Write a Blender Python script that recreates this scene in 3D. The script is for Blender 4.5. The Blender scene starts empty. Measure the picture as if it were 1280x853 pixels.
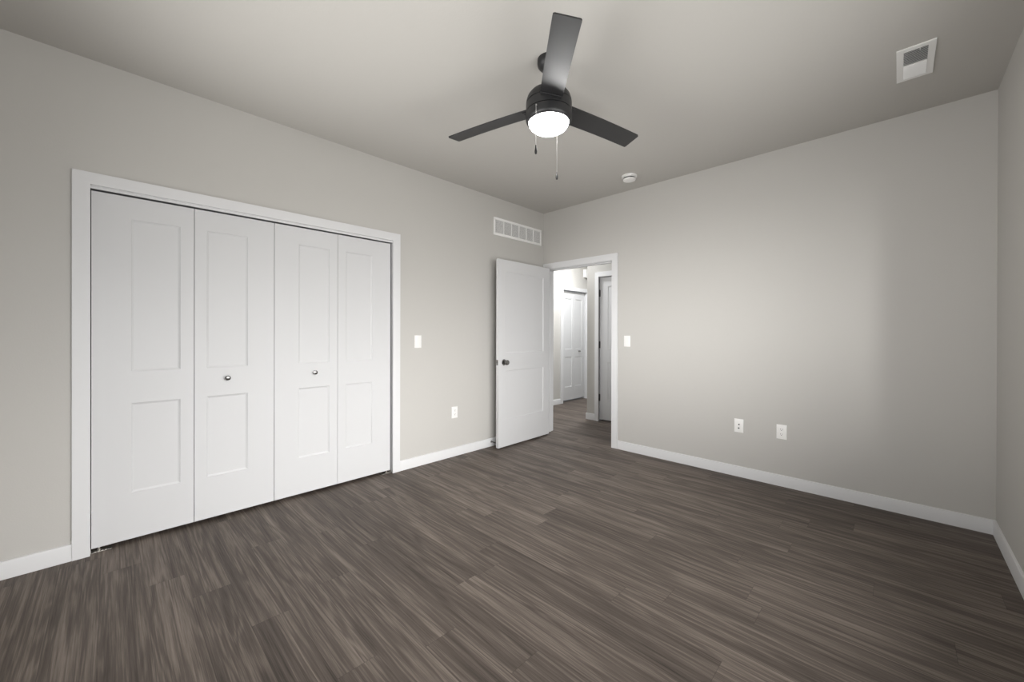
import bpy, bmesh, math, random
from mathutils import Vector, Matrix

# ------------------------------------------------------------------ camera, world, lights, exposure
S = bpy.context.scene
COL = S.collection
H = 2.743            # ceiling height
W = 3.624            # right wall
FY = -4.30           # front wall (behind the camera)

def setup_camera():
    yaw, pitch, roll, f = 0.77541, -0.00206, 0.00254, 492.854
    fw = Vector((-math.sin(yaw), math.cos(yaw), 0)); rt = Vector((math.cos(yaw), math.sin(yaw), 0)); up = Vector((0, 0, 1))
    c, s = math.cos(pitch), math.sin(pitch)
    fw2 = fw*c + up*s; up2 = up*c - fw*s
    c, s = math.cos(roll), math.sin(roll)
    r2 = rt*c + up2*s; u2 = up2*c - rt*s
    cd = bpy.data.cameras.new('camera'); co = bpy.data.objects.new('camera', cd); COL.objects.link(co)
    m = Matrix((r2, u2, -fw2)).transposed().to_4x4(); m.translation = Vector((3.19108, -3.8219, 1.23241))
    co.matrix_world = m
    cd.sensor_fit = 'HORIZONTAL'; cd.sensor_width = 36; cd.lens = f/1280*36
    cd.shift_y = (418.441-426.5)/1280
    cd.clip_start = .02
    S.camera = co
setup_camera()

S.view_settings.view_transform = 'Standard'
S.view_settings.look = 'None'
S.view_settings.gamma = 1
S.view_settings.use_curve_mapping = False
S.view_settings.exposure = -0.06

wd = bpy.data.worlds.new('world'); S.world = wd; wd.use_nodes = True
bg = wd.node_tree.nodes['Background']; bg.inputs[0].default_value = (.9, .95, 1, 1); bg.inputs[1].default_value = 0.3

# daylight through the window in the right wall (WIN = y0, y1, z0, z1)
WIN = (-4.05, -1.15, .30, 2.08)
WIN2 = (.30, 2.97, .75, 1.95)     # window in the front wall: x0, x1, z0, z1
def area(name, loc, direction, sx, sy, power, color=(1, 1, 1), spread=180, shape='RECTANGLE'):
    l = bpy.data.lights.new(name, 'AREA'); l.shape = shape; l.size = sx; l.size_y = sy
    l.energy = power; l.color = color; l.spread = math.radians(spread)
    o = bpy.data.objects.new(name, l); COL.objects.link(o)
    o.location = loc; o.rotation_euler = Vector(direction).to_track_quat('-Z', 'Y').to_euler()
    return o
def window_light(name, win, right, direction, power, spread, color):
    c0, c1, z0, z1 = win; m, z = (c0+c1)/2, (z0+z1)/2
    return area(name, (W+.17, m, z) if right else (m, FY-.17, z), direction, c1-c0, z1-z0, power, color, spread)
SKY, GROUND = (1, .995, .988), (1, .988, .965)
window_light('window_sky_light', WIN, True, (-1, 0, -.35), 5, 80, SKY)             # sky seen through the wide right-hand window
window_light('window_fill_slant', WIN, True, (-1, .6, -.28), 21, 66, SKY)  # extra lamp in the window, added to brighten the open bedroom door
window_light('window_fill_low', WIN, True, (-1, -.35, -.45), 12, 60, SKY)  # added lamp aimed down and sideways, lifts the lower left wall
window_light('window_fill_level', WIN, True, (-1, 0, -.25), 7, 45, SKY)  # narrow added beam, more light for the lower left wall
window_light('window_ground_bounce', WIN, True, (-1, 0, .6), 32, 120, GROUND)      # light thrown up from the ground outside
window_light('front_window_sky_light_level', WIN2, False, (.15, 1, -.05), 7.5, 50, SKY)
window_light('front_window_ground_bounce', WIN2, False, (.25, 1, .7), 24, 105, GROUND)
area('far_patch_lamp', (2.0, FY-25, 1.6), (0, 1, 0), 0.8, 6.0, 64, SKY, 30)            # added distant lamp, throws a far-wall light patch through the front window
area('hall_lamp', (-.25, .58, H-.03), (0, 0, -1), .3, .3, 14, (.965, .985, 1), shape='DISK')
area('hall_lamp_far', (-.22, 1.55, H-.03), (0, 0, -1), .3, .3, 46, (.965, .985, 1), shape='DISK')

# ------------------------------------------------------------------ materials
def mat(name, color, rough=.5, metal=0, spec=.5, bump=None, emit=None):
    m = bpy.data.materials.new(name); m.use_nodes = True; nt = m.node_tree; b = nt.nodes['Principled BSDF']
    b.inputs['Base Color'].default_value = (*color, 1); b.inputs['Roughness'].default_value = rough
    b.inputs['Metallic'].default_value = metal; b.inputs['Specular IOR Level'].default_value = spec
    if bump:
        sc, st = bump
        tc = nt.nodes.new('ShaderNodeTexCoord'); n = nt.nodes.new('ShaderNodeTexNoise'); bp = nt.nodes.new('ShaderNodeBump')
        n.inputs['Scale'].default_value = sc; n.inputs['Detail'].default_value = 3
        bp.inputs['Strength'].default_value = st; bp.inputs['Distance'].default_value = .002
        nt.links.new(tc.outputs['Object'], n.inputs['Vector']); nt.links.new(n.outputs['Fac'], bp.inputs['Height']); nt.links.new(bp.outputs['Normal'], b.inputs['Normal'])
    if emit:
        b.inputs['Emission Color'].default_value = (*emit[0], 1); b.inputs['Emission Strength'].default_value = emit[1]
    return m

M_WALL = mat('wall_paint', (.527, .513, .487), .75, spec=.25, bump=(140, .18))
M_CEIL = mat('ceiling_paint', (.527, .511, .482), .85, spec=.2, bump=(90, .25))
M_TRIM = mat('white_trim_paint', (.70, .70, .705), .42, spec=.35)
M_DOOR = mat('white_door_paint', (.63, .63, .635), .38, spec=.28, bump=(300, .05))
M_PLATE = mat('white_plastic', (.86, .85, .83), .35, spec=.5)
M_SLOT = mat('dark_slot', (.02, .02, .02), .6)
M_DUCT = mat('duct_interior', (.05, .05, .052), .7)
M_GRILLE = mat('white_enamel', (.86, .855, .84), .45, spec=.4)
M_NICKEL = mat('satin_nickel', (.27, .265, .26), .17, metal=1)
M_STEEL = mat('galvanised_steel', (.62, .60, .56), .4, metal=1)
M_BLACK = mat('matte_black_metal', (.015, .015, .016), .42, spec=.5)
M_BLADE = mat('charcoal_blade', (.015, .015, .016), .42, spec=.75, bump=(160, .05))
M_HINGE = mat('dark_hinge_metal', (.10, .10, .10), .4, metal=.8)
M_RUBBER = mat('dark_rubber', (.03, .03, .03), .7)
M_CHAIN = mat('bead_chain', (.40, .39, .38), .3, metal=1)
M_GLOBE = mat('lit_frosted_glass', (.9, .9, .9), .4, emit=((1, .99, .975), 46.0))

def floor_material():
    m = bpy.data.materials.new('grey_brown_vinyl_plank'); m.use_nodes = True; nt = m.node_tree; N = nt.nodes; L = nt.links
    b = N['Principled BSDF']
    uv = N.new('ShaderNodeUVMap'); uv.uv_map = 'plank'
    at = N.new('ShaderNodeAttribute'); at.attribute_name = 'plank_random'
    sx = N.new('ShaderNodeSeparateXYZ'); L.new(uv.outputs['UV'], sx.inputs[0])
    sr = N.new('ShaderNodeSeparateColor'); L.new(at.outputs['Color'], sr.inputs[0])
    def mth(op, a, bb=None, c=None):
        n = N.new('ShaderNodeMath'); n.operation = op
        for i, v in enumerate((a, bb, c)):
            if v is None: continue
            if isinstance(v, (int, float)): n.inputs[i].default_value = v
            else: L.new(v, n.inputs[i])
        return n.outputs[0]
    def vec(x, y, z):
        n = N.new('ShaderNodeCombineXYZ')
        for i, v in enumerate((x, y, z)):
            if isinstance(v, (int, float)): n.inputs[i].default_value = v
            else: L.new(v, n.inputs[i])
        return n.outputs[0]
    def noise(v, sc, det, dist=0, rough=.5):
        n = N.new('ShaderNodeTexNoise'); L.new(v, n.inputs['Vector']); n.inputs['Scale'].default_value = sc
        n.inputs['Detail'].default_value = det; n.inputs['Distortion'].default_value = dist; n.inputs['Roughness'].default_value = rough
        return n.outputs['Fac']
    x, y = sx.outputs['X'], sx.outputs['Y']
    r1, r2, r3 = sr.outputs[0], sr.outputs[1], sr.outputs[2]
    off = mth('MULTIPLY', r2, 37.0)
    # broad tone drift along the board, cathedral figure, fine streaks, pores
    broad = noise(vec(mth('MULTIPLY', x, 1.0), mth('MULTIPLY', y, 14), off), 1, 2, .3)
    figure = noise(vec(mth('MULTIPLY', x, 1.0), mth('MULTIPLY', y, 17), mth('ADD', off, 5)), 1, 2, .5)
    rings = mth('SINE', mth('MULTIPLY', figure, 34.0))
    rings = mth('MULTIPLY_ADD', rings, .5, .5)
    streak = noise(vec(mth('MULTIPLY', x, 2.0), mth('MULTIPLY', y, 175), mth('ADD', off, 11)), 1, 4, .15, .65)
    pores = noise(vec(mth('MULTIPLY', x, 9), mth('MULTIPLY', y, 420), mth('ADD', off, 17)), 1, 2, 0, .6)
    v = mth('MULTIPLY', broad, .55)
    v = mth('MULTIPLY_ADD', rings, .17, v)
    v = mth('MULTIPLY_ADD', streak, .62, v)
    v = mth('MULTIPLY_ADD', pores, .40, v)
    v = mth('MULTIPLY_ADD', r1, .12, v)
    v = mth('MULTIPLY_ADD', v, 1.2, -.665)
    ramp = N.new('ShaderNodeValToRGB'); L.new(v, ramp.inputs[0])
    e = ramp.color_ramp.elements
    e[0].position = 0; e[0].color = (.034, .027, .0225, 1)
    e[1].position = 1; e[1].color = (.30, .252, .214, 1)
    k = e.new(.45); k.color = (.109, .088, .0742, 1)
    # seams: v runs 0..0.15 across, u 0..len along (len stored in r3 * 2)
    edge = mth('MINIMUM', mth('MINIMUM', y, mth('SUBTRACT', .15, y)), mth('MINIMUM', x, mth('SUBTRACT', mth('MULTIPLY', r3, 2.0), x)))
    seam = N.new('ShaderNodeMapRange'); L.new(edge, seam.inputs[0]); seam.inputs[1].default_value = .0004; seam.inputs[2].default_value = .0016
    seam.inputs[3].default_value = .68; seam.inputs[4].default_value = 1
    mx = N.new('ShaderNodeMix'); mx.data_type = 'RGBA'; mx.blend_type = 'MULTIPLY'; mx.inputs[0].default_value = 1
    L.new(ramp.outputs['Color'], mx.inputs[6]); L.new(seam.outputs[0], mx.inputs[7])
    L.new(mx.outputs[2], b.inputs['Base Color'])
    b.inputs['Specular IOR Level'].default_value = .25
    rr = N.new('ShaderNodeMapRange'); L.new(streak, rr.inputs[0]); rr.inputs[3].default_value = .62; rr.inputs[4].default_value = .46
    L.new(rr.outputs[0], b.inputs['Roughness'])
    bp = N.new('ShaderNodeBump'); bp.inputs['Strength'].default_value = .25; bp.inputs['Distance'].default_value = .001
    L.new(mth('ADD', mth('MULTIPLY', pores, .6), seam.outputs[0]), bp.inputs['Height']); L.new(bp.outputs['Normal'], b.inputs['Normal'])
    return m
M_FLOOR = floor_material()

# ------------------------------------------------------------------ helpers
def bx(bm, x0, x1, y0, y1, z0, z1, bev=0, seg=2):
    vs = [bm.verts.new((x, y, z)) for z in (z0, z1) for y in (y0, y1) for x in (x0, x1)]
    fs = [bm.faces.new([vs[i] for i in q]) for q in ((0, 2, 3, 1), (4, 5, 7, 6), (0, 1, 5, 4), (2, 6, 7, 3), (0, 4, 6, 2), (1, 3, 7, 5))]
    if bev:
        es = list({e for f in fs for e in f.edges})
        bmesh.ops.bevel(bm, geom=es, offset=bev, segments=seg, profile=.5, affect='EDGES')
    return vs

def lathe(bm, prof, mtx=Matrix(), seg=40, cap=True):
    rings = []
    for r, z in prof:
        if r < 1e-6: rings.append([bm.verts.new(mtx @ Vector((0, 0, z)))])
        else: rings.append([bm.verts.new(mtx @ Vector((r*math.cos(2*math.pi*i/seg), r*math.sin(2*math.pi*i/seg), z))) for i in range(seg)])
    for a, b in zip(rings, rings[1:]):
        for i in range(seg):
            j = (i+1) % seg
            if len(a) == 1 and len(b) == 1: continue
            if len(a) == 1: bm.faces.new((a[0], b[j], b[i]))
            elif len(b) == 1: bm.faces.new((a[i], a[j], b[0]))
            else: bm.faces.new((a[i], a[j], b[j], b[i]))
    if cap:
        if len(rings[0]) > 1: bm.faces.new(list(reversed(rings[0])))
        if len(rings[-1]) > 1: bm.faces.new(rings[-1])

def obj(name, bm, m, parent=None, smooth=35, label=None):
    bmesh.ops.recalc_face_normals(bm, faces=bm.faces[:])
    me = bpy.data.meshes.new(name); bm.to_mesh(me); bm.free()
    for mm in (m if isinstance(m, (list, tuple)) else [m]): me.materials.append(mm)
    if smooth:
        for p in me.polygons: p.use_smooth = True
        me.set_sharp_from_angle(angle=math.radians(smooth))
    o = bpy.data.objects.new(name, me); COL.objects.link(o)
    if parent: o.parent = parent
    if label: o['label'] = label
    return o

def tag(o, label, cat, group=None, kind=None):
    o['label'] = label; o['category'] = cat
    if group: o['group'] = group
    if kind: o['kind'] = kind
    return o

def empty(name, loc=(0, 0, 0), rz=0):
    o = bpy.data.objects.new(name, None); COL.objects.link(o); o.location = loc; o.rotation_euler = (0, 0, rz); o.empty_display_size = .1
    return o

def struct(name, boxes, m, label, cat, bev=0):
    bm = bmesh.new()
    for b in boxes: bx(bm, *b, bev=bev)
    return tag(obj(name, bm, m, smooth=35 if bev else 0), label, cat, kind='structure')

def rotx(a): return Matrix.Rotation(a, 4, 'X')
def roty(a): return Matrix.Rotation(a, 4, 'Y')
def rotz(a): return Matrix.Rotation(a, 4, 'Z')

# ------------------------------------------------------------------ room shell
T = .12
CY0, CY1, CZ = -3.912, -2.062, 2.062        # closet rough opening
DX0, DX1, DZ = .040, .983, 2.046            # doorway rough opening
HX = -1.06                                   # hall left wall
W2 = 1.02                                    # hall wall opposite the doorway

def build_floor():
    rnd = random.Random(7)
    known = {(-3.405): 1.258, (-3.255): 1.768, (-2.655): 1.653, (-3.555): .855, (-2.955): 1.868, (-1.455): 2.573, (-2.205): 2.249, (-2.355): 2.72}
    bm = bmesh.new(); uvl = bm.loops.layers.uv.new('plank'); cl = bm.loops.layers.float_color.new('plank_random')
    LEN, X0, X1 = 1.22, -1.2, W+.1
    k0 = -12
    y = -2.655 - .15*12
    for k in range(0, 48):
        ya = -2.655 + .15*(k-12); yb = ya + .15
        j = next((v for q, v in known.items() if abs(q-ya) < .02), None)
        if j is None: j = rnd.uniform(0, LEN)
        xs = j - LEN*math.ceil((j-X0)/LEN)
        while xs < X1:
            a, b = max(xs, X0), min(xs+LEN, X1)
            if b > a:
                vs = [bm.verts.new(p) for p in ((a, ya, 0), (b, ya, 0), (b, yb, 0), (a, yb, 0))]
                f = bm.faces.new(vs); c = (rnd.random(), rnd.random(), LEN/2, 1)
                for lp, (u, v) in zip(f.loops, ((a-xs, 0), (b-xs, 0), (b-xs, .15), (a-xs, .15))): lp[uvl].uv = (u, v); lp[cl] = c
            xs += LEN
    ylo, yhi = -2.655-1.8, -2.655+.15*36
    n0 = len(bm.faces)
    bx(bm, X0, X1, ylo, yhi, -.06, -.004)
    o = obj('floor', bm, M_FLOOR, smooth=0)
    return tag(o, 'grey-brown wood-look plank floor running through bedroom and hall', 'floor', kind='structure')
build_floor()
struct('ceiling', [(-1.2, W+.12, FY-.12, 4.0, H, H+.1)], M_CEIL, 'flat greige painted ceiling above the bedroom', 'ceiling')
struct('wall_left', [(-T, 0, FY, CY0, 0, H), (-T, 0, CY1, 0, 0, H), (-T, 0, CY0, CY1, CZ, H)], M_WALL,
       'greige left wall around the wide closet doors', 'wall')
struct('wall_back', [(HX-T, DX0, 0, T, 0, H), (DX1, W, 0, T, 0, H), (DX0, DX1, 0, T, DZ, H)], M_WALL,
       'greige far wall with the open doorway at its left end', 'wall')
def wall_with_window():
    y0, y1, z0, z1 = WIN
    struct('wall_right', [(W, W+T+.03, FY, y0, 0, H), (W, W+T+.03, y1, T, 0, H), (W, W+T+.03, y0, y1, 0, z0), (W, W+T+.03, y0, y1, z1, H)], M_WALL,
           'narrow strip of greige wall at the right edge of the photo', 'wall')
    x0, x1, z0, z1 = WIN2
    struct('wall_front', [(-T, x0, FY-T-.03, FY, 0, H), (x1, W+T, FY-T-.03, FY, 0, H), (x0, x1, FY-T-.03, FY, 0, z0), (x0, x1, FY-T-.03, FY, z1, H)], M_WALL,
           'greige wall with a window behind the viewpoint', 'wall')
wall_with_window()

def window_unit(name, mtx, w, h, label):
    """a white single-hung window: local x along the wall, y outwards, z up; origin at the lower corner of the opening"""
    bm = bmesh.new(); f = .045
    for b in ((0, w, .09, .14, 0, f), (0, w, .09, .14, h-f, h), (0, f, .09, .14, 0, h), (w-f, w, .09, .14, 0, h), (f, w-f, .1, .13, h/2-.02, h/2+.02)):
        bx(bm, *b)
    bx(bm, -.03, w+.03, -.03, .09, -.02, 0)
    bm.transform(mtx)
    return tag(obj(name, bm, M_TRIM, smooth=0), label, 'window', kind='structure')
window_unit('window_1', Matrix.Translation((W, WIN[1], WIN[2])) @ rotz(-math.pi/2), WIN[1]-WIN[0], WIN[3]-WIN[2], 'white framed window in the right wall beside the viewpoint')
window_unit('window_2', Matrix.Translation((WIN2[1], FY, WIN2[2])) @ rotz(math.pi), WIN2[1]-WIN2[0], WIN2[3]-WIN2[2], 'white framed window in the wall behind the viewpoint')

# closet interior
struct('wall_closet', [(-.80, -.72, -4.1, -1.9, 0, H), (-.72, -T, -4.1, -4.02, 0, H), (-.72, -T, -1.98, -1.9, 0, H)], M_WALL,
       'dark closet interior walls behind the four white bifold panels', 'wall')
# hall walls
HC0, HC1 = 1.80, 2.55
struct('wall_hall_left', [(HX-T, HX, T, HC0-.012, 0, H), (HX-T, HX, HC1+.012, 4.0, 0, H), (HX-T, HX, HC0-.012, HC1+.012, 2.05, H), (HX-.62, HX-.6, HC0-.1, HC1+.1, 0, H)], M_WALL,
       'hall wall with white closet doors seen through the doorway', 'wall')
HD0, HD1 = .155, .97
struct('wall_hall_back', [(-.03, HD0-.012, W2, W2+T, 0, H), (HD1+.012, 1.9, W2, W2+T, 0, H), (HD0-.012, HD1+.012, W2, W2+T, 2.05, H), (-.03, .09, W2+T, 4.0, 0, H)], M_WALL,
       'grey hall wall end with a hinged door facing the doorway', 'wall')
struct('wall_hall_right', [(1.9, 2.0, T, W2+T, 0, H), (HX-T, .09, 4.0, 4.1, 0, H)], M_WALL, 'end walls of the hall beyond the doorway', 'wall')

# baseboards
def baseboard(name, runs, label):
    bm = bmesh.new()
    for x0, x1, y0, y1, face in runs:
        vs = bx(bm, x0, x1, y0, y1, 0, .09)
        pick = {'+x': lambda v: v.co.x > x1-1e-5, '-x': lambda v: v.co.x < x0+1e-5, '-y': lambda v: v.co.y < y0+1e-5, '+y': lambda v: v.co.y > y1-1e-5}[face]
        es = [e for e in {e for v in vs for e in v.link_edges} if all(pick(v) and v.co.z > .08 for v in e.verts)]
        bmesh.ops.bevel(bm, geom=es, offset=.006, segments=2, profile=.5, affect='EDGES')
    return tag(obj(name, bm, M_TRIM), label, 'baseboard', kind='structure')
bt = .013
baseboard('baseboard_left', [(0, bt, FY, -3.966, '+x'), (0, bt, -2.006, -.001, '+x')], 'white baseboard along the left wall on both sides of the closet')
baseboard('baseboard_back', [(1.041, W, -bt, 0, '-y')], 'white baseboard along the far wall right of the doorway')
baseboard('baseboard_right', [(W-bt, W, FY, -bt, '-x')], 'white baseboard at the right edge of the photo')
baseboard('baseboard_hall_left', [(HX, HX+bt, T, 1.731, '+x'), (HX, HX+bt, 2.62, 4, '+x')], 'white baseboard beside the hall closet')
baseboard('baseboard_hall_back', [(-.03-bt, .107, W2-bt, W2, '-y'), (-.03-bt, -.03, W2, 4, '-x'), (1.04, 1.9, W2-bt, W2, '-y')], 'white baseboard wrapping the hall wall corner')

# casings
def casing(name, boxes, label):
    bm = bmesh.new()
    for b in boxes: bx(bm, *b)
    return tag(obj(name, bm, M_TRIM), label, 'trim', kind='structure')
ct = .016
casing('trim_1', [(0, ct, -3.965, -3.897, 0, 2.116), (0, ct, -2.076, -2.007, 0, 2.116), (0, ct, -3.897, -2.076, 2.050, 2.116),
                  (-T, .002, CY0, -3.902, 0, 2.055), (-T, .002, -2.072, CY1, 0, 2.055), (-T, .002, -3.902, -2.072, 2.046, CZ),
                  (-.014, -.004, -3.902, -2.072, 2.034, 2.047)],
       'white casing framing the wide closet opening')
casing('trim_2', [(.002, .050, -ct, 0, 0, 2.104), (.970, 1.039, -ct, 0, 0, 2.104), (.050, .970, -ct, 0, 2.034, 2.104),
                  (DX0, .056, -.001, T+.001, 0, 2.03), (.965, DX1, -.001, T+.001, 0, 2.03), (DX0, DX1, -.001, T+.001, 2.028, DZ),
                  (.056, .066, .04, .075, 0, 2.028), (.955, .965, .04, .075, 0, 2.028), (.066, .955, .04, .075, 2.018, 2.028),
                  (-.02, .050, T, T+ct, 0, 2.104), (.970, 1.039, T, T+ct, 0, 2.104), (.050, .970, T, T+ct, 2.034, 2.104)],
       'white casing and jamb of the open bedroom doorway')
casing('trim_3', [(HX, HX+ct, 1.731, HC0, 0, 2.082), (HX, HX+ct, HC1, 2.62, 0, 2.082), (HX, HX+ct, HC0, HC1, 2.018, 2.082),
                  (HX-.1, HX+.001, HC0-.012, HC0+.004, 0, 2.03), (HX-.1, HX+.001, HC1-.004, HC1+.012, 0, 2.03), (HX-.1, HX+.001, HC0, HC1, 2.022, 2.05)],
       'white casing around the hall closet beyond the doorway')
casing('trim_4', [(.107, .165, W2-ct, W2, 0, 2.106), (.965, 1.035, W2-ct, W2, 0, 2.106), (.165, .965, W2-ct, W2, 2.04, 2.106),
                  (HD0-.012, HD0-.003, W2-.001, W2+T, 0, 2.04), (HD1+.003, HD1+.012, W2-.001, W2+T, 0, 2.04), (HD0, HD1, W2-.001, W2+T, 2.037, 2.05)],
       'white casing around the hinged hall door at the right of the doorway')

# ------------------------------------------------------------------ doors
def leaf_bm(w, z0, z1, t, panels, both=False, depth=.007, slope=.011):
    """door leaf, local x 0..w, front face at y=0 looking to -y, back at y=t; panels: (x0, x1, za, zb) recessed fields"""
    bm = bmesh.new()
    xs = sorted({0, w, *[p[0] for p in panels], *[p[1] for p in panels]}); zs = sorted({z0, z1, *[p[2] for p in panels], *[p[3] for p in panels]})
    def side(yf, sgn, rec):
        V = {(i, k): bm.verts.new((x, yf, z)) for i, x in enumerate(xs) for k, z in enumerate(zs)}
        for i in range(len(xs)-1):
            for k in range(len(zs)-1):
                q = [V[i, k], V[i+1, k], V[i+1, k+1], V[i, k+1]]
                c = ((xs[i]+xs[i+1])/2, (zs[k]+zs[k+1])/2)
                if rec and any(p[0] < c[0] < p[1] and p[2] < c[1] < p[3] for p in panels):
                    prev = q
                    for o, d in ((.0015, .0035), (slope, depth)):
                        r = [bm.verts.new((v.co.x+dx*o, yf+sgn*d, v.co.z+dz*o)) for v, (dx, dz) in zip(q, ((1, 1), (-1, 1), (-1, -1), (1, -1)))]
                        for a in range(4): bm.faces.new((prev[a], prev[(a+1) % 4], r[(a+1) % 4], r[a]))
                        prev = r
                    bm.faces.new(prev)
                else: bm.faces.new(q)
        return V
    A = side(0, 1, True); B = side(t, -1, both)
    nx, nz = len(xs)-1, len(zs)-1
    per = [(i, 0) for i in range(nx)] + [(nx, k) for k in range(nz)] + [(i, nz) for i in range(nx, 0, -1)] + [(0, k) for k in range(nz, 0, -1)]
    for a, b in zip(per, per[1:]+per[:1]): bm.faces.new((A[a], A[b], B[b], B[a]))
    return bm

def knob_bm(mtx, s=1.0):
    """knob on a rosette: local z points away from the door"""
    bm = bmesh.new()
    lathe(bm, [(0, 0), (.0135*s, 0), (.0135*s, .002*s), (.007*s, .004*s), (.0055*s, .012*s), (.010*s, .016*s), (.0155*s, .021*s), (.0165*s, .026*s), (.0145*s, .031*s), (.008*s, .0335*s), (0, .034*s)], seg=28)
    bm.transform(mtx); return bm

def set_parent_local(o, p): o.parent = p

# closet: two folding pairs; rotation +90deg turns local x -> +y, local -y (front) -> +x
PZ = ((1.006, 1.896), (.294, .819))
def bifold(name, y0, leaves, label, z0=.024, z1=2.025, xface=-.02, group=None, pz=PZ, t=.034, brackets=()):
    root = empty(name, (xface, y0, 0), math.pi/2)
    tag(root, label, 'door', group, 'structure')
    for (a, b, p0, p1, knob, lab) in leaves:
        bm = leaf_bm(b-a, z0, z1, t, [(p0-a, p1-a, *q) for q in pz]); bm.transform(Matrix.Translation((a-y0, 0, 0)))
        bmesh.ops.remove_doubles(bm, verts=bm.verts[:], dist=1e-6)
        lf = obj('door_leaf', bm, M_DOOR, root, smooth=0)
        if lab: lf['label'] = lab
        if knob:
            k = obj('knob', knob_bm(Matrix.Translation((knob[0]-y0, -.0005, knob[1])) @ rotx(math.pi/2)), M_NICKEL, lf)
            k['label'] = 'small round satin metal knob'
    for yb, s in brackets:
        bm = bmesh.new(); c = yb-y0
        bx(bm, min(c, c+s*.085), max(c, c+s*.085), -.012, .026, .001, .004, bev=.001, seg=1)
        bx(bm, min(c, c+s*.004), max(c, c+s*.004), -.012, .026, .001, .02)
        for i in range(4): bx(bm, c+s*(.02+.014*i)-.004, c+s*(.02+.014*i)+.004, -.009, -.003, .004, .0075)
        lathe(bm, [(0, .004), (.008, .004), (.008, .012), (.0045, .013), (.0045, .026), (0, .026)], Matrix.Translation((c+s*.035, .012, 0)), 16)
        obj('pivot_bracket', bm, M_STEEL, root, label='small galvanised floor pivot bracket under the door corner')
    return root
bifold('door_1', -3.894, [(-3.894, -3.4455, -3.734, -3.5125, None, None), (-3.4425, -2.9935, -3.380, -3.155, (-3.271, .933), None)],
       'left folding pair of white two-panel closet doors', brackets=((-3.899, 1),))
bifold('door_2', -2.9905, [(-2.9905, -2.5440, -2.832, -2.6075, (-2.719, .932), None), (-2.5415, -2.086, -2.4785, -2.253, None, None)],
       'right folding pair of white two-panel closet doors', brackets=((-2.079, -1),))
bifold('door_4', 1.852, [(1.852, 2.187, 1.922, 2.131, None, None), (2.190, 2.525, 2.236, 2.441, (2.348, .908), None)],
       'white folding closet doors in the hall seen through the doorway', z0=.035, z1=2.0, xface=HX-.04, pz=((.952, 1.872), (.266, .810)))

def bedroom_door():
    fx, ya, yb, t = .164, -.938, -.063, .035
    root = empty('door_3', (fx, ya, 0), math.pi/2+math.radians(1.3))
    tag(root, 'white two-panel bedroom door standing open against the left wall', 'door', kind='structure')
    w = yb-ya
    bm = leaf_bm(w, .014, 2.030, t, [(.113, w-.115, 1.024, 1.903), (.113, w-.115, .305, .835)], both=True)
    lf = obj('door_leaf', bm, M_DOOR, root, smooth=0)
    kx, kz = .083, .925
    for sgn, off in ((1, 0), (-1, t)):
        bm = bmesh.new()
        lathe(bm, [(0, 0), (.032, 0), (.033, .003), (.029, .008), (.014, .011), (.0115, .022), (.0135, .030), (.023, .037), (.0275, .046), (.0275, .054), (.022, .061), (.012, .064), (0, .0645)], seg=36)
        if sgn < 0: bm.transform(Matrix.Scale(.55, 4, (0, 0, 1)))
        bm.transform(Matrix.Translation((kx, off, kz)) @ rotx(sgn*math.pi/2))
        obj('door_knob', bm, M_NICKEL, lf, label='round polished metal knob on a rosette')
    bm = bmesh.new()
    bx(bm, -.0015, 0, .006, .030, kz-.028, kz+.028); bx(bm, -.010, 0, .011, .025, kz-.009, kz+.009, bev=.002)
    obj('latch', bm, M_NICKEL, lf, label='metal latch plate in the door edge')
    for z in (.25, 1.05, 1.83):
        bm = bmesh.new()
        lathe(bm, [(0, 0), (.006, 0), (.006, .09), (0, .09)], Matrix.Translation((w+.007, t+.004, z-.045)), 14)
        bx(bm, w-.0005, w+.002, .004, t+.003, z-.044, z+.044); bx(bm, w+.002, w+.006, t-.002, t+.048, z-.044, z+.044)
        obj('hinge', bm, M_HINGE, root)
bedroom_door()

def hall_door():
    root = empty('door_5', (HD0+.002, W2+.035, 0), 0)
    tag(root, 'white hinged two-panel door in the hall, partly hidden by the doorway casing', 'door', kind='structure')
    w = HD1-HD0-.004
    bm = leaf_bm(w, .022, 2.031, .035, [(.131, w-.131, 1.022, 1.902), (.131, w-.131, .306, .838)])
    lf = obj('door_leaf', bm, M_DOOR, root, smooth=0)
    for z in (1.81, 1.08, .33):
        bm = bmesh.new()
        lathe(bm, [(0, 0), (.004, .001), (.007, .006), (.007, .094), (.004, .099), (0, .1)], Matrix.Translation((-.001, -.007, z-.05)), 16)
        bx(bm, -.004, .012, -.004, .001, z-.048, z+.048)
        obj('hinge', bm, M_HINGE, root, label='dark metal butt hinge')
    obj('door_knob', knob_bm(Matrix.Translation((w-.065, 0, .93)) @ rotx(math.pi/2), 1.7), M_NICKEL, lf)
hall_door()

def door_stop():
    root = tag(empty('door_stop', (bt, -.90, .052)), 'small spring door stop on the baseboard behind the open door', 'door stop')
    R = roty(math.pi/2)
    bm = bmesh.new(); lathe(bm, [(0, 0), (.012, 0), (.012, .003), (.007, .008), (0, .008)], R, 20); obj('base', bm, M_NICKEL, root)
    bm = bmesh.new(); prof = [(0, .008)]
    for i in range(18): prof += [(.0062, .008+i*.0042), (.0046, .008+i*.0042+.0021)]
    lathe(bm, prof+[(0, .084)], R, 16); obj('spring', bm, M_NICKEL, root)
    bm = bmesh.new(); lathe(bm, [(0, .083), (.009, .083), (.010, .087), (.010, .097), (.007, .102), (0, .102)], R, 20); obj('rubber_tip', bm, M_RUBBER, root, label='dark rubber tip')
door_stop()

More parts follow.
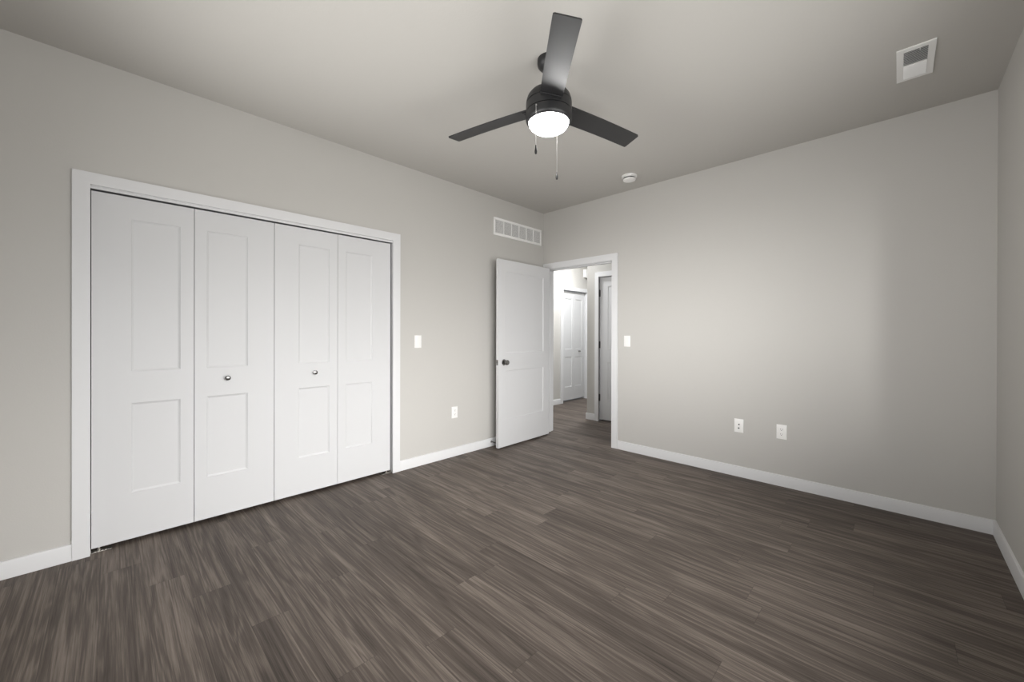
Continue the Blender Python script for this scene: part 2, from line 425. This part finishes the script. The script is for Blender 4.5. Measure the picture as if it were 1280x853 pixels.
# ------------------------------------------------------------------ ceiling fan
def fan():
    fx, fy = 1.811, -2.129
    root = tag(empty('ceiling_fan', (fx, fy, H)), 'black three-blade ceiling fan with a lit round lamp and two pull chains', 'ceiling fan')
    Z = lambda z: z-H
    bm = bmesh.new(); lathe(bm, [(0, Z(H)), (.063, Z(H)), (.064, Z(2.722)), (.060, Z(2.706)), (.048, Z(2.693)), (.032, Z(2.685)), (.022, Z(2.678)), (0, Z(2.678))], seg=48); obj('canopy', bm, M_BLACK, root)
    bm = bmesh.new(); lathe(bm, [(0, Z(2.682)), (.0135, Z(2.682)), (.0135, Z(2.585)), (.024, Z(2.58)), (.024, Z(2.562)), (0, Z(2.562))], seg=28); obj('downrod', bm, M_BLACK, root)
    bm = bmesh.new()
    lathe(bm, [(0, Z(2.568)), (.055, Z(2.568)), (.085, Z(2.563)), (.104, Z(2.552)), (.117, Z(2.535)), (.1235, Z(2.515)), (.1255, Z(2.500)), (.1225, Z(2.499)), (.1225, Z(2.496)), (.126, Z(2.495)), (.126, Z(2.4505)), (.121, Z(2.4495)), (0, Z(2.4495))], seg=72)
    obj('motor_housing', bm, M_BLACK, root)
    bm = bmesh.new()
    lathe(bm, [(0, Z(2.4495)), (.121, Z(2.4495)), (.1265, Z(2.446)), (.1265, Z(2.412)), (.124, Z(2.402)), (.117, Z(2.3945)), (.1105, Z(2.393)), (.109, Z(2.396)), (.109, Z(2.404)), (0, Z(2.404))], seg=72)
    kit = obj('light_kit', bm, M_BLACK, root)
    bm = bmesh.new(); prof = [(0, Z(2.403)), (.1085, Z(2.403)), (.1085, Z(2.394))]
    for i in range(1, 13):
        a = i/12*math.pi/2; prof.append((.1085*math.cos(a), Z(2.394)-.054*math.sin(a)))
    prof[-1] = (0, prof[-1][1])
    lathe(bm, prof, seg=72); obj('lamp_globe', bm, M_GLOBE, kit, label='lit white frosted glass lamp bowl')
    # blades
    R0, R1, zb, pit, droop = .112, .652, 2.4777, -.2065, .0182
    for a in (-2.8706, -2.8706+2*math.pi/3, -2.8706+4*math.pi/3):
        bm = bmesh.new(); nr, nw, th, rc = 26, 8, .0065, .010
        rs = [R0+(R1-rc-R0)*i/(nr-6) for i in range(nr-5)] + [R1-rc+rc*math.sin(j/5*math.pi/2) for j in range(1, 6)]
        def hw(r):
            w = (.1213+(.118-.1213)*(r-R0)/(R1-R0))/2
            if r > R1-rc: q = (r-(R1-rc))/rc; w -= rc*(1-math.sqrt(max(0, 1-q*q)))
            return w
        def P(r, s, top):
            t = (r-R0)/(R1-R0); yl = hw(r)*s
            v = rotx(pit) @ Vector((0, yl, th/2 if top else -th/2))
            return rotz(a) @ Vector((r, v.y, Z(zb)+v.z-droop*t*t))
        G = [[[bm.verts.new(P(r, -1+2*j/nw, top)) for j in range(nw+1)] for r in rs] for top in (0, 1)]
        for g in G:
            for i in range(len(rs)-1):
                for j in range(nw): bm.faces.new((g[i][j], g[i+1][j], g[i+1][j+1], g[i][j+1]))
        n = len(rs)-1
        per = [(i, 0) for i in range(n)] + [(n, j) for j in range(nw)] + [(i, nw) for i in range(n, 0, -1)] + [(0, j) for j in range(nw, 0, -1)]
        for p, q in zip(per, per[1:]+per[:1]): bm.faces.new((G[0][p[0]][p[1]], G[0][q[0]][q[1]], G[1][q[0]][q[1]], G[1][p[0]][p[1]]))
        bl = obj('blade', bm, M_BLADE, root, smooth=30)
        bm = bmesh.new()
        bx(bm, .085, .138, -.056, .056, -.0085, -.0034, bev=.002, seg=1)
        for sy in (-.032, 0, .032): lathe(bm, [(.005, -.0085), (.005, -.0105), (.003, -.0115), (0, -.0115)], Matrix.Translation((.131, sy, 0)), 12, cap=False)
        bm.transform(rotz(a) @ Matrix.Translation((0, 0, Z(zb))) @ rotx(pit))
        obj('blade_bracket', bm, M_BLACK, bl)
    # pull chains: bead strings with black wooden pulls
    for (ax, ay, za, zt, zend, lab) in ((.020, -.122, 2.434, 2.222, 2.172, 'shorter pull chain hanging in front of the lamp'), (-.032, .108, 2.40, 2.168, 2.124, 'longer pull chain hanging behind the lamp')):
        d = Vector((ax, ay, 0)).normalized(); out = Vector((ax, ay, 0))+d*.010
        bm = bmesh.new()
        m0 = Matrix.Translation(Vector((ax, ay, Z(za)))) @ d.to_track_quat('Z', 'Y').to_matrix().to_4x4()
        lathe(bm, [(0, -.004), (.0045, -.004), (.0045, .007), (.003, .011), (0, .012)], m0, 14)
        z = za-.004
        while z > zt:
            lathe(bm, [(0, .0013), (.0011, .0010), (.0016, 0), (.0011, -.0010), (0, -.0013)], Matrix.Translation((out.x, out.y, Z(z))), 6)
            z -= .0036
        lathe(bm, [(0, Z(za)), (.0005, Z(za)), (.0005, Z(zt)-.002), (0, Z(zt)-.002)], Matrix.Translation((out.x, out.y, 0)), 6)
        ch = obj('pull_chain', bm, M_CHAIN, root, label=lab)
        bm = bmesh.new(); h = zt-zend
        lathe(bm, [(0, 0), (.0028, -.001), (.0035, -.25*h), (.0062, -.5*h), (.0070, -.72*h), (.0055, -.92*h), (0, -h)], Matrix.Translation((out.x, out.y, Z(zt))), 16)
        obj('chain_pull', bm, M_BLACK, ch, label='black teardrop chain pull')
fan()

# ------------------------------------------------------------------ vents
def return_grille():
    y0, y1, z0, z1 = -.864, -.057, 2.327, 2.523
    root = tag(empty('return_air_grille', (0, (y0+y1)/2, z0)), 'long white six-section return air grille high on the left wall above the open door', 'vent')
    yc = (y0+y1)/2; B = lambda bm, a, b, c, d, e, f, bev=0: bx(bm, a, b, c-yc, d-yc, e-z0, f-z0, bev)
    f = .026
    bm = bmesh.new(); B(bm, 0, .0015, y0+.01, y1-.01, z0+.01, z1-.01); obj('backing', bm, M_DUCT, root, smooth=0)
    bm = bmesh.new()
    for q in ((y0, y1, z0, z0+f), (y0, y1, z1-f, z1), (y0, y0+f, z0+f, z1-f), (y1-f, y1, z0+f, z1-f)): B(bm, 0, .010, *q, bev=.002)
    n = 6; wi = (y1-y0-2*f)
    for i in range(1, n):
        c = y0+f+wi*i/n; B(bm, .001, .010, c-.0055, c+.0055, z0+f, z1-f)
    obj('frame', bm, M_GRILLE, root)
    # fine louvres, one mesh per section (surface pattern of that section)
    for i in range(n):
        a, b = y0+f+wi*i/n+.004, y0+f+wi*(i+1)/n-.004
        bm = bmesh.new(); k = 14
        for j in range(k):
            zc = z0+f+(z1-z0-2*f)*(j+.5)/k
            t = bmesh.new(); bx(t, -.0052, .0052, a-yc, b-yc, -.0006, .0006); t.transform(Matrix.Translation((.0058, 0, zc-z0)) @ roty(math.radians(-27)))
            me = bpy.data.meshes.new('t'); t.to_mesh(me); t.free(); bm.from_mesh(me); bpy.data.meshes.remove(me)
        obj('louvre_section', bm, M_GRILLE, root, smooth=0)
return_grille()

def ceiling_register():
    x0, x1, y0, y1 = 3.178, 3.326, -.885, -.524
    cx, cy = (x0+x1)/2, (y0+y1)/2
    root = tag(empty('ceiling_register', (cx, cy, H)), 'white rectangular air register in the ceiling near the right wall, half its slats dark', 'vent')
    hx, hy = (x1-x0)/2, (y1-y0)/2; ix, iy = .046, .148
    bm = bmesh.new()
    # stamped face plate: outer rim, raised field with an opening
    for q in ((-hx, hx, -hy, -iy), (-hx, hx, iy, hy), (-hx, -ix, -iy, iy), (ix, hx, -iy, iy)): bx(bm, q[0], q[1], q[2], q[3], -.007, 0)
    bx(bm, -ix, ix, -.004, .004, -.008, -.002)
    obj('face_plate', bm, M_GRILLE, root, smooth=0)
    bm = bmesh.new(); bx(bm, -ix, ix, -iy, iy, -.0012, 0); obj('duct_opening', bm, M_DUCT, root, smooth=0)
    for (a, b, ang) in ((-iy, -.004, 38), (.004, iy, -52)):
        bm = bmesh.new(); n = 11
        for j in range(n):
            yc = a+(b-a)*(j+.5)/n
            t = bmesh.new(); bx(t, -ix, ix, -.0062, .0062, -.0004, .0004); t.transform(Matrix.Translation((0, yc, -.0075)) @ rotx(math.radians(ang)))
            me = bpy.data.meshes.new('t'); t.to_mesh(me); t.free(); bm.from_mesh(me); bpy.data.meshes.remove(me)
        obj('slat_bank', bm, M_GRILLE, root, smooth=0)
    bm = bmesh.new(); bx(bm, .013, .018, -iy-.003, -iy+.008, -.013, -.006, bev=.001, seg=1); obj('damper_lever', bm, M_GRILLE, root)
ceiling_register()

def smoke_detector():
    root = tag(empty('smoke_detector', (1.352, -.352, H)), 'round white smoke detector on the ceiling near the far wall', 'smoke detector')
    bm = bmesh.new(); lathe(bm, [(0, 0), (.070, 0), (.071, -.006), (.070, -.019), (.067, -.022), (.060, -.0225), (0, -.0225)], seg=56); obj('base', bm, M_PLATE, root)
    bm = bmesh.new(); lathe(bm, [(0, -.022), (.052, -.022), (.052, -.035), (0, -.035)], seg=48); obj('vent_slot', bm, M_SLOT, root, label='dark air slot around the cover')
    bm = bmesh.new(); lathe(bm, [(0, -.0335), (.0595, -.0335), (.060, -.037), (.056, -.045), (.045, -.049), (0, -.050)], seg=56); cov = obj('cover', bm, M_PLATE, root)
    bm = bmesh.new(); lathe(bm, [(.011, -.049), (.011, -.0515), (.009, -.0525), (0, -.0525)], seg=24, cap=False); obj('test_button', bm, M_GRILLE, cov)
smoke_detector()

# ------------------------------------------------------------------ switches, outlets (local: x along wall to the right, y into wall, z up; front looks to -y)
def plate_bm(w=.071, h=.116):
    bm = bmesh.new(); bx(bm, -w/2, w/2, -.0055, 0, -h/2, h/2)
    es = [e for e in bm.edges if all(v.co.y < -.005 for v in e.verts)]
    bmesh.ops.bevel(bm, geom=es, offset=.003, segments=2, profile=.5, affect='EDGES')
    return bm
def screw(root, z, x=0):
    bm = bmesh.new(); lathe(bm, [(0, 0), (.003, 0), (.0027, .0012), (0, .0015)], Matrix.Translation((x, -.0055, z)) @ rotx(math.pi/2), 14); obj('screw', bm, M_GRILLE, root)
def switch(loc, rz, label):
    r = tag(empty('light_switch', loc, rz), label, 'light switch', 'rocker light switches')
    obj('plate', plate_bm(), M_PLATE, r)
    bm = bmesh.new(); bx(bm, -.0172, .0172, -.0062, -.005, -.0342, .0342); obj('surround', bm, M_GRILLE, r, smooth=0)
    bm = bmesh.new(); bx(bm, -.0155, .0155, -.0095, -.006, -.032, .032)
    for v in bm.verts:
        if v.co.y < -.009 and v.co.z < 0: v.co.y = -.0068
    bmesh.ops.bevel(bm, geom=bm.edges[:], offset=.001, segments=2, affect='EDGES'); obj('rocker', bm, M_PLATE, r)
    screw(r, .048); screw(r, -.048)
def outlet(loc, rz, label):
    r = tag(empty('wall_outlet', loc, rz), label, 'outlet', 'duplex wall outlets')
    obj('plate', plate_bm(), M_PLATE, r); screw(r, 0)
    for zc in (.0195, -.0195):
        bm = bmesh.new(); lathe(bm, [(0, 0), (.0172, 0), (.0170, .0022), (.0160, .003), (0, .003)], Matrix.Translation((0, -.0050, zc)) @ rotx(math.pi/2), 32)
        for v in bm.verts: v.co.z = zc+max(-.0135, min(.0135, v.co.z-zc))
        bmesh.ops.remove_doubles(bm, verts=bm.verts[:], dist=1e-5)
        sk = obj('socket', bm, M_PLATE, r)
        bm = bmesh.new()
        bx(bm, -.0075, -.0053, -.0083, -.0075, zc-.001, zc+.008); bx(bm, .0053, .0075, -.0083, -.0075, zc+.000, zc+.007)
        lathe(bm, [(0, 0), (.0029, 0), (.0029, .0008), (0, .0008)], Matrix.Translation((0, -.0076, zc-.0065)) @ rotx(math.pi/2), 14)
        obj('slots', bm, M_SLOT, sk, smooth=0, label='dark plug slots')
LW, BW = math.pi/2, 0      # plates on the left wall look to +x; on the far wall to -y
switch((0, -1.817, 1.157), LW, 'white rocker light switch between the closet and the open door')
switch((1.147, 0, 1.157), BW, 'white rocker light switch on the far wall right of the doorway')
outlet((0, -1.391, .440), LW, 'white duplex outlet low on the left wall between closet and open door')
outlet((2.516, 0, .440), BW, 'white duplex outlet on the far wall, the right one of two plates')
def jack(loc, rz):
    r = tag(empty('cable_jack', loc, rz), 'white cable and data wall plate with two dark ports, left of the far-wall outlet', 'wall plate')
    obj('plate', plate_bm(), M_PLATE, r); screw(r, .048); screw(r, -.048)
    bm = bmesh.new(); lathe(bm, [(0, 0), (.0055, 0), (.0055, .004), (.0042, .0045), (.0042, .009), (.001, .009), (0, .0085)], Matrix.Translation((.002, -.0050, .012)) @ rotx(math.pi/2), 18); obj('coax_port', bm, M_NICKEL, r, label='threaded metal coax port')
    bm = bmesh.new(); bx(bm, -.009, .009, -.0075, -.005, -.028, -.013, bev=.001, seg=1); pt = obj('data_port', bm, M_PLATE, r)
    bm = bmesh.new(); bx(bm, -.0065, .0065, -.0079, -.007, -.0245, -.0165); bx(bm, -.003, .003, -.0079, -.007, -.0165, -.0145); obj('port_opening', bm, M_SLOT, pt, smooth=0)
jack((2.205, 0, .440), BW)

def chime():
    r = tag(empty('door_chime', (HX, 2.52, 2.372), math.pi/2), 'white rounded door chime box on the hall wall above the hall closet', 'door chime')
    bm = bmesh.new(); bx(bm, -.09, .09, -.008, 0, -.068, .068); obj('back_plate', bm, M_PLATE, r, smooth=0)
    bm = bmesh.new(); bx(bm, -.10, .10, -.055, -.006, -.079, .079)
    es = [e for e in bm.edges if abs(e.verts[0].co.y-e.verts[1].co.y) > .01]
    bmesh.ops.bevel(bm, geom=es, offset=.03, segments=6, profile=.5, affect='EDGES')
    es = [e for e in bm.edges if all(v.co.y < -.054 for v in e.verts)]
    bmesh.ops.bevel(bm, geom=es, offset=.008, segments=3, profile=.5, affect='EDGES')
    obj('cover', bm, M_PLATE, r)
chime()
